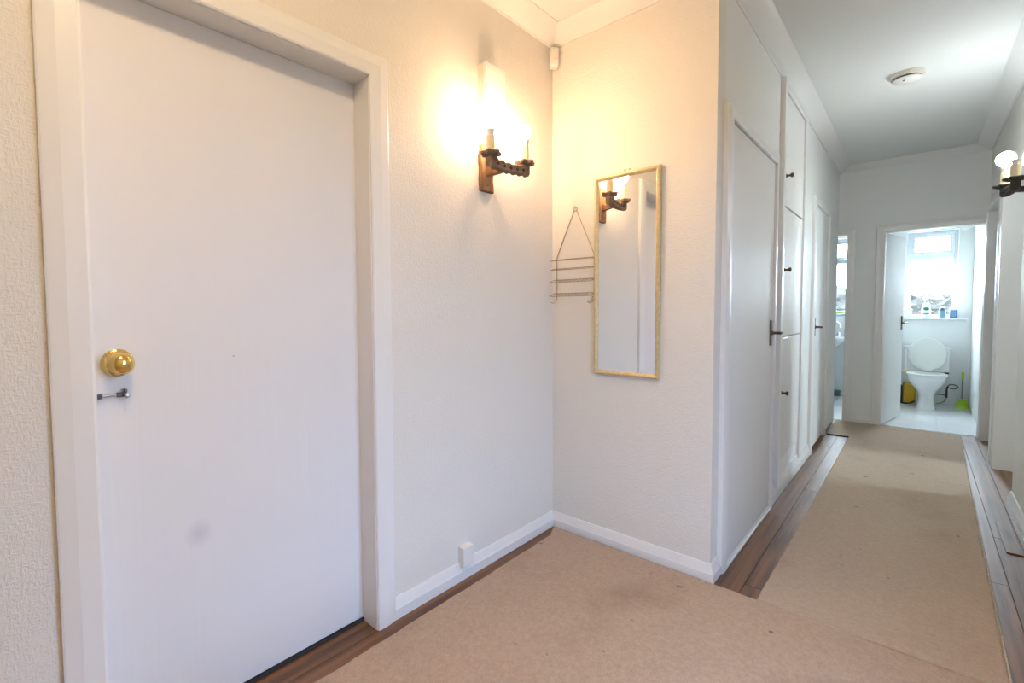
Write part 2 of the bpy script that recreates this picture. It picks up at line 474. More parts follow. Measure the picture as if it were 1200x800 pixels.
# ------------------------------------------------------------------ floor: subfloor and stained boards
fl = struct('floor', B((-1.3, XR + TH + 0.02, YB - 0.2, YE + 0.05, -0.12, -0.02)), 'gap', 'dark-stained floorboards running along the hallway', 'floor')
BWD = 0.092
bm = B((0, BWD - 0.0022, 0, 1.0, -0.02, 0.0))
bmesh.ops.recalc_face_normals(bm, faces=bm.faces)
bme = []
me = bpy.data.meshes.new('floorboard'); bm.to_mesh(me); bm.free(); me.materials.append(MT['boards'])
def boards(xa, xb, ya, yb):
    n = int(math.ceil((xb - xa) / BWD))
    for i in range(n):
        y = ya - random.uniform(0, 0.9)
        while y < yb:
            L = random.uniform(1.3, 2.6)
            a, b = max(y, ya), min(y + L, yb)
            y += L
            if b - a < 0.05: continue
            o = bpy.data.objects.new('floorboard', me)
            o.parent = fl
            w = min(BWD, xb - xa - i * BWD) / BWD
            if w < 0.1: continue
            o.location = (xa + i * BWD, a, random.uniform(-0.0008, 0.0))
            o.scale = (w, b - a - 0.0025, 1)
            COL.objects.link(o)
boards(-0.08, XR + TH + 0.02, YB, YE + 0.04)
rf = struct('floor_side_room', B((XR + TH + 0.02, 5.0, 1.5, 5.95, -0.12, 0.0)), 'carpet', 'beige floor of the side room', 'floor')
obj('patch_board', B((1.786, 1.842, 1.42, 1.86, 0.0, 0.006)), 'boards', fl, bevel=0.002)

# ------------------------------------------------------------------ carpets
def carpet(name, pts, z1, mat, label, jitter=0.004):
    P = [Vector((x, y, 0)) for x, y in pts]
    out = []
    for i, p in enumerate(P):
        q = P[(i + 1) % len(P)]
        n = max(1, int((q - p).length / 0.035))
        d = (q - p).normalized(); nm = Vector((d.y, -d.x, 0))
        for k in range(n):
            out.append(p + (q - p) * (k / n) + nm * (random.uniform(-jitter, jitter) if k else 0))
    bm = bmesh.new()
    c = sum(P, Vector()) / len(P)
    lo = [bm.verts.new((p.x, p.y, 0.0005)) for p in out]
    mid = [bm.verts.new((p.x, p.y, z1 * 0.7)) for p in out]
    hi = []
    m = len(out)
    for i, p in enumerate(out):
        d = (out[(i + 1) % m] - out[i - 1]).normalized(); nm = Vector((-d.y, d.x, 0))
        hi.append(bm.verts.new((p.x + nm.x * 0.006, p.y + nm.y * 0.006, z1)))
    for a, b in ((lo, mid), (mid, hi)):
        for i in range(m):
            bm.faces.new((a[i], a[(i + 1) % m], b[(i + 1) % m], b[i]))
    f = bm.faces.new(hi); bm.faces.new(list(reversed(lo)))
    bmesh.ops.triangulate(bm, faces=[f])
    return tag(obj(name, bm, mat), label, 'carpet')
carpet('carpet', [(0.08, YB + 0.05), (1.66, YB + 0.05), (1.683, 0.10), (1.684, 0.197), (1.0, 0.199), (0.84, 0.199), (0.03, 0.192), (0.072, 0.10), (0.08, -0.5)],
       0.011, 'carpet', 'stained beige carpet covering the floor below the mirror', 0.003)
rn = carpet('carpet_runner', [(1.0, 0.2015), (1.686, 0.1995), (1.716, 2.13), (1.752, YE - 0.02), (XC + 0.03, YE - 0.02), (XC + 0.03, 3.50), (1.012, 3.47)],
       0.010, 'runner', 'long beige carpet runner with bare boards along both sides', 0.0015)
bm = bmesh.new(); tube(bm, [(1.690, 0.21, 0.005), (1.705, 1.2, 0.005), (1.720, 2.13, 0.005), (1.738, 3.2, 0.005), (1.756, YE - 0.03, 0.005)], 0.0045, 6)
obj('binding', bm, 'fray', rn)
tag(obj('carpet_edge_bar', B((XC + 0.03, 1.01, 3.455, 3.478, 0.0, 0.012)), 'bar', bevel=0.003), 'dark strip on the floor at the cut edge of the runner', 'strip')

# ------------------------------------------------------------------ doors and frames
def arch_prof(w, t, flat=0.0):
    # outer edge at 0, inner edge at w; the outer half falls away
    return [(0, 0), (0, t * 0.72), (0.004, t * 0.80), (w * 0.45, t), (w * 0.93, t), (w, t * 0.85), (w, 0)]

def frame_on_x(par, x, s, ya, yb, h, w, t, mat='trim', depth=0.0, left=True, right=True, top=True, z0=0.0):
    """architrave on a wall plane x=const facing s*x round opening ya..yb, height h; lining of given depth"""
    prof = arch_prof(w, t)
    def leg(y_in, sgn):
        bm = bmesh.new()
        y_out = y_in + sgn * w
        top_o, top_i = (h + w, h) if top else (h, h)
        lo = [(x + s * b, y_out - sgn * a, z0) for a, b in prof]
        hi = [(x + s * b, y_out - sgn * a, top_o + (top_i - top_o) * (a / w)) for a, b in prof]
        loft(bm, [lo, hi]); obj('architrave', bm, mat, par)
    if left: leg(ya, -1)
    if right: leg(yb, 1)
    if top:
        bm = bmesh.new()
        a_ = [(x + s * b, ya - w + a, h + w - a) for a, b in prof]
        b_ = [(x + s * b, yb + w - a, h + w - a) for a, b in prof]
        loft(bm, [a_, b_]); obj('architrave', bm, mat, par)
    if depth:
        l = 0.014
        x0, x1 = sorted((x + s * t * 0.6, x - s * depth))
        if left: obj('jamb', B((x0, x1, ya - 0.002, ya + l * 0.2, z0, h)), mat, par)
        if right: obj('jamb', B((x0, x1, yb - l * 0.2, yb + 0.002, z0, h)), mat, par)
        obj('jamb', B((x0, x1, ya, yb, h - l * 0.2, h + 0.002)), mat, par)

def frame_on_y(par, y, s, xa, xb, h, w, t, mat='trim', depth=0.0, left=True, right=True, wr=None):
    prof = arch_prof(w, t)
    wr = w if wr is None else wr
    def leg(x_in, sgn, ww):
        bm = bmesh.new()
        pr = arch_prof(ww, t)
        x_out = x_in + sgn * ww
        lo = [(x_out - sgn * a, y + s * b, 0) for a, b in pr]
        hi = [(x_out - sgn * a, y + s * b, h + w - a * w / ww) for a, b in pr]
        loft(bm, [lo, hi]); obj('architrave', bm, mat, par)
    if left: leg(xa, -1, w)
    if right: leg(xb, 1, wr)
    bm = bmesh.new()
    loft(bm, [[(xa - w + a if left else xa, y + s * b, h + w - a) for a, b in prof],
              [(xb + wr - a * wr / w if right else xb, y + s * b, h + w - a) for a, b in prof]])
    obj('architrave', bm, mat, par)
    if depth:
        y0, y1 = sorted((y + s * t * 0.6, y - s * depth))
        if left: obj('jamb', B((xa - 0.002, xa + 0.003, y0, y1, 0, h)), mat, par)
        if right: obj('jamb', B((xb - 0.003, xb + 0.002, y0, y1, 0, h)), mat, par)
        obj('jamb', B((xa, xb, y0, y1, h - 0.003, h + 0.002)), mat, par)

def lever(par, p, out, along, plate_h=0.145, mat='bronze', ln=0.085):
    """plate with lever handle; out = outward unit, along = lever direction"""
    p, out, along = Vector(p), Vector(out), Vector(along)
    z = Vector((0, 0, 1))
    bm = bmesh.new()
    side = out.cross(z)
    w = 0.018
    pr = [(-w, -plate_h / 2), (w, -plate_h / 2), (w, plate_h / 2), (-w, plate_h / 2)]
    loft(bm, [[p + side * a + z * b for a, b in pr], [p + side * a * 0.85 + z * b * 0.97 + out * 0.007 for a, b in pr]])
    h = obj('handle', bm, mat, par)
    bm = bmesh.new()
    lathe(bm, [(0.014, 0.0), (0.013, 0.008), (0.008, 0.012), (0.008, 0.042), (0.009, 0.05)], p + out * 0.004, out, 12)
    q = p + out * 0.045
    tube(bm, [q - along * 0.008, q + along * 0.01 + out * 0.002, q + along * ln * 0.55 + out * 0.004, q + along * ln - out * 0.002 - z * 0.003], [0.008, 0.009, 0.007, 0.005], 10)
    obj('lever', bm, mat, h, smooth=True)
    return h

# door_1: plain white door in the left wall
d1 = thing('door_1', (0, (D1A + D1B) / 2, 0), 'plain flush white door with a round brass knob', 'door', kind='structure')
obj('door_leaf', B((-0.124, -0.08, D1A + 0.003, D1B - 0.002, 0.012, DH - 0.003)), 'doorm_marked', d1, bevel=0.0015)
obj('door_gap_shade', B((-0.079, -0.070, D1A + 0.01, D1B - 0.003, 0.002, 0.010)), 'gap', d1)  # dark strip standing in for the shade under the door
frame_on_x(d1, 0.0, 1, D1A, D1B, DH, AW, 0.022, depth=0.082)
kx, ky, kz = -0.08, -1.647, 1.047
bm = bmesh.new()
lathe(bm, [(0.036, 0), (0.0355, 0.004), (0.030, 0.008), (0.018, 0.010), (0.0001, 0.0105)], (kx, ky, kz), (1, 0, 0), 32)
rose = None
bm2 = bmesh.new()
lathe(bm2, [(0.012, 0.006), (0.0115, 0.016), (0.017, 0.022), (0.0255, 0.031), (0.029, 0.041), (0.0275, 0.052), (0.020, 0.061), (0.009, 0.0655), (0.0001, 0.0665)], (kx, ky, kz), (1, 0, 0), 32)
kn = obj('door_knob', bm2, 'brass', d1, smooth=True)
kn['label'] = 'polished brass knob'
rose = obj('rose', bm, 'brass', kn, smooth=True)
for a in (2.4, -0.75):
    bm = bmesh.new()
    lathe(bm, [(0.0035, 0.006), (0.0035, 0.0085), (0.0001, 0.009)], (kx, ky + 0.029 * math.cos(a), kz + 0.029 * math.sin(a + 0.35) * 0.9), (1, 0, 0), 8)
    obj('screw', bm, 'darksteel', kn)
# slim sliding bolt below the knob
bz = 0.964
bo = obj('bolt_plate', B((-0.08, -0.0785, -1.697, -1.626, bz - 0.011, bz + 0.011)), 'plastic', d1)
bm = bmesh.new(); tube(bm, [(-0.074, -1.690, bz), (-0.074, -1.632, bz)], 0.0034, 10)
obj('bolt', bm, 'steel', bo, smooth=True)
for ya, yb in ((-1.699, -1.682), (-1.652, -1.638)):
    obj('bolt_guide', B((-0.0785, -0.068, ya, yb, bz - 0.006, bz + 0.006)), 'darksteel', bo, bevel=0.001)
bm = B((-0.0785, -0.072, -1.701, -1.692, bz - 0.016, bz)); obj('bolt_guide', bm, 'darksteel', bo)
bm = bmesh.new(); lathe(bm, [(0.0035, 0), (0.0035, 0.012), (0.006, 0.014), (0.006, 0.020), (0.0001, 0.022)], (-0.074, -1.634, bz - 0.003), (1, 0, 0), 10)
obj('bolt_knob', bm, 'steel', bo, smooth=True)
obj('bolt_catch', B((-0.079, -0.066, -1.637, -1.631, bz + 0.004, bz + 0.014)), 'darksteel', bo)

# door_2 and door_3 in the hallway left wall
def hall_door(name, ya, yb, label, hy, along, hz, gap):
    d = thing(name, (XC, (ya + yb) / 2, 0), label, 'door', kind='structure')
    obj('door_leaf', B((XC - 0.030, XC + 0.012, ya + 0.004, yb - 0.004, gap, DH - 0.006)), 'doorm', d, bevel=0.002)
    frame_on_x(d, XC, 1, ya, yb, DH, 0.062, 0.026, depth=0.055)
    obj('door_stop', B((XC - 0.075, XC - 0.032, ya, yb, 0, DH)), 'trim', d)
    lever(d, (XC + 0.012, hy, hz), (1, 0, 0), along)
    return d
d2 = hall_door('door_2', D2A, D2B, 'tall flush white door next to the mirror wall, dark lever handle', 1.192, (0, 1, 0), 1.037, 0.022)
obj('threshold', B((XC - 0.05, XC + 0.026, D2A, D2B, 0, 0.014)), 'trim', d2, bevel=0.003)
d3 = hall_door('door_3', D3A, D3B, 'flush white door between the cupboards and the bathroom doorway', 2.735, (0, 1, 0), 1.023, 0.03)

# built-in cupboards: three stacked doors in one painted frame
cu = thing('built_in_cupboard', (XC, (CUA + CUB) / 2, 0), 'tall white built-in cupboard with three stacked doors and small dark knobs', 'cupboard')
obj('stile', B((XC - 0.04, XC + 0.028, CUA - 0.038, CUA + 0.012, 0.08, ZL - 0.004)), 'trim', cu, bevel=0.003)
obj('stile', B((XC - 0.04, XC + 0.016, CUB - 0.004, CUB + 0.085, 0.08, ZL - 0.004)), 'trim', cu, bevel=0.003)
obj('rail', B((XC - 0.04, XC + 0.010, CUA, CUB, 2.505, ZL - 0.004)), 'trim', cu, bevel=0.002)
obj('plinth', B((XC - 0.04, XC + 0.002, CUA, CUB, 0.06, 0.205)), 'trim', cu, bevel=0.002)
obj('carcass', B((XC - 0.06, XC - 0.04, CUA - 0.03, CUB + 0.05, 0.05, 2.53)), 'gap', cu)
for z0, z1, kz_ in ((0.211, 0.992, 0.64), (0.998, 1.806, 1.417), (1.816, 2.50, 1.998)):
    dd = obj('cupboard_door', B((XC - 0.018, XC + 0.004, CUA + 0.015, CUB - 0.007, z0, z1)), 'doorm', cu, bevel=0.002)
    bm = bmesh.new()
    lathe(bm, [(0.013, 0), (0.012, 0.004), (0.0065, 0.008), (0.0065, 0.022), (0.013, 0.028), (0.0145, 0.034), (0.010, 0.040), (0.0001, 0.041)], (XC + 0.004, 1.57, kz_), (1, 0, 0), 14)
    obj('knob', bm, 'bronze', dd, smooth=True)
lt = obj('latch_plate', B((XC + 0.004, XC + 0.007, 1.508, 1.524, 0.885, 0.965)), 'steel', cu)
bm = bmesh.new(); tube(bm, [(XC + 0.008, 1.516, 0.985), (XC + 0.014, 1.60, 0.985), (XC + 0.012, 1.72, 0.992)], 0.0025, 6)
obj('hook', bm, 'steel', lt)
obj('latch_pin', B((XC + 0.004, XC + 0.016, 1.512, 1.520, 0.975, 1.0)), 'steel', lt)

# door_4: toilet door standing open into the room
hx, hy_, hang = TX0 + 0.006, YE + 0.045, math.radians(78)
tw = 0.625
d4 = thing('door_4', (hx, hy_, 0), 'white toilet door standing open into the toilet room', 'door', kind='structure')
frame_on_y(d4, YE, -1, TX0, TX1, TH_, 0.068, 0.022, depth=TH + 0.004, wr=0.018)
ca, sa = math.cos(hang), math.sin(hang)
def rotbox(l0, l1, t0, t1, z0, z1):
    bm = bmesh.new()
    vs = box(bm, l0, l1, t0, t1, z0, z1)
    bmesh.ops.transform(bm, matrix=Matrix.Translation((hx, hy_, 0)) @ Matrix.Rotation(hang, 4, 'Z'), verts=bm.verts)
    return bm
lf = obj('door_leaf', rotbox(0, tw, 0.0, 0.036, 0.008, TH_ - 0.006), 'doorm', d4, bevel=0.002)
hpos = Vector((hx + ca * (tw - 0.055), hy_ + sa * (tw - 0.055), 1.013))
lever(d4, hpos, (sa, -ca, 0), (-ca, -sa, 0), ln=0.08)

# bathroom doorway and the two doorways on the right: frames without visible leaves
t6 = thing('trim_6', (BX1, YE, 0), 'white door frame of the bathroom doorway', 'door frame', kind='structure')
frame_on_y(t6, YE, -1, BX0 - 0.7, BX1, TH_, 0.064, 0.022, depth=TH + 0.004, left=False)
t7 = thing('trim_7', (XR, RA1, 0), 'white frame of the open doorway nearer the right-hand wall light', 'door frame', kind='structure')
frame_on_x(t7, XR, -1, RA0, RA1, 2.0, 0.062, 0.022, depth=TH + 0.004, left=False, top=False)
frame_on_x(t7, XR, -1, RA0, RA1, 2.0, 0.062, 0.022, left=False, right=False)
t8 = thing('trim_8', (XR, RB1, 0), 'white frame of the doorway next to the toilet', 'door frame', kind='structure')
frame_on_x(t8, XR, -1, RB0, RB1, 2.0, 0.062, 0.022, depth=TH + 0.004)
d5 = thing('door_5', (XR + 0.06, (RB0 + RB1) / 2, 0), 'white closed door set back in the doorway next to the toilet', 'door', kind='structure')
obj('door_leaf', B((XR + 0.055, XR + 0.095, RB0 + 0.004, RB1 - 0.004, 0.008, 1.993)), 'doorm', d5, bevel=0.002)
lever(d5, (XR + 0.055, RB0 + 0.06, 1.02), (-1, 0, 0), (0, 1, 0))

# unseen glazed entrance, added in the right wall to let in cool daylight
en = thing('door_6', (XR + 0.05, -0.830, 0), 'unseen glazed door added in the right wall for daylight', 'door', kind='structure')
obj('door_frame', B((XR, XR + 0.09, -1.265, -1.215, 0, 2.06), (XR, XR + 0.09, -0.445, -0.395, 0, 2.06), (XR, XR + 0.09, -1.215, -0.445, 2.01, 2.06)), 'frontdoor', en)
obj('door_leaf', B((XR + 0.03, XR + 0.075, -1.215, -1.135, 0.005, 2.01), (XR + 0.03, XR + 0.075, -0.525, -0.445, 0.005, 2.01), (XR + 0.03, XR + 0.075, -1.135, -0.525, 0.005, 0.22), (XR + 0.03, XR + 0.075, -1.135, -0.525, 1.90, 2.01), (XR + 0.03, XR + 0.075, -1.135, -0.525, 1.0, 1.06)), 'frontdoor', en)
obj('pane', B((XR + 0.05, XR + 0.055, -1.135, -0.525, 0.22, 1.0)), 'obscure', en)
obj('pane', B((XR + 0.05, XR + 0.055, -1.135, -0.525, 1.06, 1.90)), 'obscure', en)
lever(en, (XR + 0.03, -1.175, 1.03), (-1, 0, 0), (0, 1, 0))

# ------------------------------------------------------------------ windows
def window(name, xa, xb, za, zb, zt, label, items=True):
    y = YW + 0.10
    w = thing(name, ((xa + xb) / 2, y, za), label, 'window', kind='structure')
    f = 0.042
    obj('window_frame', B((xa, xa + f, y, y + 0.06, za, zb), (xb - f, xb, y, y + 0.06, za, zb),
                          (xa + f, xb - f, y, y + 0.06, zb - f, zb), (xa + f, xb - f, y, y + 0.06, za, za + f * 0.7),
                          (xa + f, xb - f, y, y + 0.06, zt - 0.035, zt + 0.035)), 'upvc', w, bevel=0.004)
    s = 0.034
    a, b, c, d = xa + f - 0.006, xb - f + 0.006, zt + 0.030, zb - f + 0.006
    sh = obj('sash', B((a, a + s, y - 0.015, y + 0.03, c, d), (b - s, b, y - 0.015, y + 0.03, c, d),
                       (a + s, b - s, y - 0.015, y + 0.03, d - s, d), (a + s, b - s, y - 0.015, y + 0.03, c, c + s)), 'upvc', w, bevel=0.003)
    obj('pane', B((a + s, b - s, y + 0.01, y + 0.016, c + s, d - s)), 'glass', sh)
    mx = (xa + xb) / 2
    bm = bmesh.new(); tube(bm, [(mx, y - 0.02, c + 0.01), (mx, y - 0.03, c + 0.02), (mx, y - 0.03, c + 0.07)], 0.006, 8)
    obj('window_handle', bm, 'brass', sh, smooth=True)
    obj('pane', B((xa + f, xb - f, y + 0.03, y + 0.036, za + f * 0.7, zt - 0.035)), 'glass', w)
    return w
w1 = window('window_1', 1.325, 1.775, 1.05, 2.10, 1.80, 'white toilet window with a small opening top light')
obj('window_sill', B((1.15, 1.86, YW - 0.055, YW + 0.10, 1.022, 1.048)), 'upvc', w1, bevel=0.006)
w2 = window('window_2', 0.35, 0.85, 1.10, 2.10, 1.80, 'white bathroom window above the basin')
obj('window_sill', B((0.32, 0.88, YW - 0.03, YW + 0.10, 1.078, 1.102)), 'upvc', w2, bevel=0.006)
w3 = thing('window_3', (5.0, 3.3, 1.10), 'small white window of the side room', 'window', kind='structure')
obj('window_frame', B((4.95, 5.05, 2.95, 3.0, 1.10, 1.95), (4.95, 5.05, 3.60, 3.65, 1.10, 1.95), (4.95, 5.05, 3.0, 3.60, 1.10, 1.15), (4.95, 5.05, 3.0, 3.60, 1.90, 1.95)), 'upvc', w3)
obj('pane', B((4.99, 4.996, 3.0, 3.60, 1.15, 1.90)), 'glass', w3)

# ------------------------------------------------------------------ tiled floors and walls
def tiled_floor(name, xa, xb, ya, yb, sx, sy, ox, oy, label):
    f = struct(name, B((xa, xb, ya, yb, -0.12, -0.008)), 'grout', label, 'floor')
    i0 = math.floor((xa - ox) / sx); i1 = math.ceil((xb - ox) / sx)
    j0 = math.floor((ya - oy) / sy); j1 = math.ceil((yb - oy) / sy)
    for i in range(i0, i1):
        for j in range(j0, j1):
            a, b = max(ox + i * sx, xa), min(ox + (i + 1) * sx, xb)
            c, d = max(oy + j * sy, ya), min(oy + (j + 1) * sy, yb)
            if b - a < 0.02 or d - c < 0.02: continue
            g = 0.0015
            obj('floor_tile', B((a + g, b - g, c + g, d - g, -0.008, 0.0)), 'tile', f)
    return f
tiled_floor('floor_toilet', 1.10, 1.95, YE + 0.05, YW + 0.02, 0.42, 0.42, 1.61, 4.27, 'large white floor tiles in the toilet')
tiled_floor('floor_bathroom', -1.15, 1.10, YE + 0.05, YW + 0.02, 0.42, 0.42, 0.70, 4.27, 'large white floor tiles in the bathroom')
wt = struct('wall_tiling', B((1.14, 1.905, YW - 0.006, YW - 0.0005, 0.0, 1.018)), 'grout', 'white wall tiles behind the toilet', 'tiling')
for i in range(4):
    for j in range(4):
        a, b = 1.14 + i * 0.215, min(1.905, 1.14 + (i + 1) * 0.215)
        c, d = j * 0.32, min(1.018, (j + 1) * 0.32)
        obj('wall_tile', B((a + 0.0006, b - 0.0006, YW - 0.009, YW - 0.006, c + 0.0006, d - 0.0006)), 'walltile', wt)
wt = struct('wall_tiling_bathroom', B((0.0, 1.06, YW - 0.006, YW - 0.0005, 0.0, 1.075)), 'grout', 'white wall tiles behind the bathroom basin', 'tiling')
for i in range(5):
    for j in range(4):
        a, b = i * 0.215, min(1.06, (i + 1) * 0.215)
        c, d = j * 0.32, min(1.075, (j + 1) * 0.32)
        obj('wall_tile', B((a + 0.0006, b - 0.0006, YW - 0.009, YW - 0.006, c + 0.0006, d - 0.0006)), 'walltile', wt)

# ------------------------------------------------------------------ mirror
MX0, MX1, MZ0, MZ1 = 0.259, 0.589, 0.858, 1.821
mi = thing('wall_mirror', ((MX0 + MX1) / 2, YM, MZ0), 'tall narrow mirror in a thin gilt frame on the papered wall', 'mirror')
fwid, y0, y1 = 0.021, YM - 0.024, YM - 0.001
fp = [(0, 0), (0, 0.016), (0.004, 0.022), (0.010, 0.023), (0.016, 0.019), (0.021, 0.012), (0.021, 0)]
def fr(p, q, inn, name='frame_rail'):
    p, q, inn = Vector(p), Vector(q), Vector(inn)
    d = (q - p).normalized()
    bm = bmesh.new()
    loft(bm, [[p + inn * a - Vector((0, 1, 0)) * b + d * a for a, b in fp], [q + inn * a - Vector((0, 1, 0)) * b - d * a for a, b in fp]])
    obj(name, bm, 'gilt', mi)
yy = YM - 0.001
fr((MX0, yy, MZ1), (MX1, yy, MZ1), (0, 0, -1)); fr((MX0, yy, MZ0), (MX1, yy, MZ0), (0, 0, 1))
fr((MX0, yy, MZ0), (MX0, yy, MZ1), (1, 0, 0), 'frame_stile'); fr((MX1, yy, MZ0), (MX1, yy, MZ1), (-1, 0, 0), 'frame_stile')
obj('mirror_glass', B((MX0 + 0.017, MX1 - 0.017, YM - 0.010, YM - 0.003, MZ0 + 0.017, MZ1 - 0.017)), 'mirror', mi)
for dx in (-0.012, 0.012):
    bm = bmesh.new(); lathe(bm, [(0.004, 0), (0.004, 0.004), (0.0001, 0.006)], ((MX0 + MX1) / 2 + dx, YM - 0.001, MZ1 + 0.012), (0, -1, 0), 8)
    obj('hanging_pin', bm, 'brass', mi)

# ------------------------------------------------------------------ wire rack hanging beside the mirror
rk = thing('wire_rack', (0.145, YM, 1.22), 'thin brass wire letter rack hung by a cord beside the mirror', 'rack')
yb_ = YM - 0.004
ux = (0.031, 0.252)
bm = bmesh.new(); lathe(bm, [(0.004, 0), (0.0035, 0.010), (0.005, 0.012), (0.0001, 0.014)], (0.145, YM, 1.700), (0, -1, 0), 8)
obj('nail', bm, 'brass', rk)
bm = bmesh.new(); tube(bm, [(0.145 + 0.010 * math.cos(t * PI / 6), yb_ - 0.003, 1.690 + 0.011 * math.sin(t * PI / 6)) for t in range(12)], 0.0016, 6, closed=True)
obj('ring', bm, 'wire', rk)
for x in ux:
    bm = bmesh.new(); tube(bm, [(0.145 + (-0.007 if x < 0.1 else 0.007), yb_ - 0.003, 1.683), (x, yb_, 1.452)], 0.0017, 6); obj('cord', bm, 'wire', rk)
    bm = bmesh.new(); tube(bm, [(x, yb_, 1.455), (x, yb_, 1.235), (x - 0.003, yb_ - 0.006, 1.216), (x - 0.012, yb_ - 0.020, 1.210), (x - 0.020, yb_ - 0.033, 1.218)], 0.0019, 6); obj('upright', bm, 'wire', rk)
bm = bmesh.new(); tube(bm, [(0.246, yb_, 1.245), (0.246, yb_ - 0.010, 1.222), (0.250, yb_ - 0.03, 1.214), (0.252, yb_ - 0.045, 1.224)], 0.0019, 6); obj('hook', bm, 'wire', rk)
for z, dep, fz in ((1.440, 0.034, 1.432), (1.392, 0.034, 1.383), (1.333, 0.044, 1.318), (1.262, 0.044, 1.246)):
    bm = bmesh.new(); tube(bm, [(0.012, yb_, z), (0.262, yb_, z)], 0.0018, 6); obj('rail', bm, 'wire', rk)
    bm = bmesh.new(); tube(bm, [(0.013, yb_, z), (0.013, yb_ - dep, fz), (0.030, yb_ - dep - 0.003, fz), (0.240, yb_ - dep - 0.003, fz), (0.258, yb_ - dep, fz), (0.258, yb_, z)], 0.0017, 6); obj('tray_wire', bm, 'wire', rk)
    if z < 1.35:
        for k in range(9):
            x = 0.045 + k * 0.022
            bm = bmesh.new(); tube(bm, [(x, yb_, z), (x, yb_ - dep - 0.002, fz)], 0.0010, 5); obj('tray_slat', bm, 'wire', rk)

# ------------------------------------------------------------------ wall lights
def bulb_profile(r):
    return [(0.012, 0.0), (0.013, 0.008)] + [(r * math.cos(a), 0.010 + r * 0.95 + r * math.sin(a)) for a in [(-1.15 + i * 0.27) for i in range(10)]] + [(0.0001, 0.010 + 1.95 * r)]

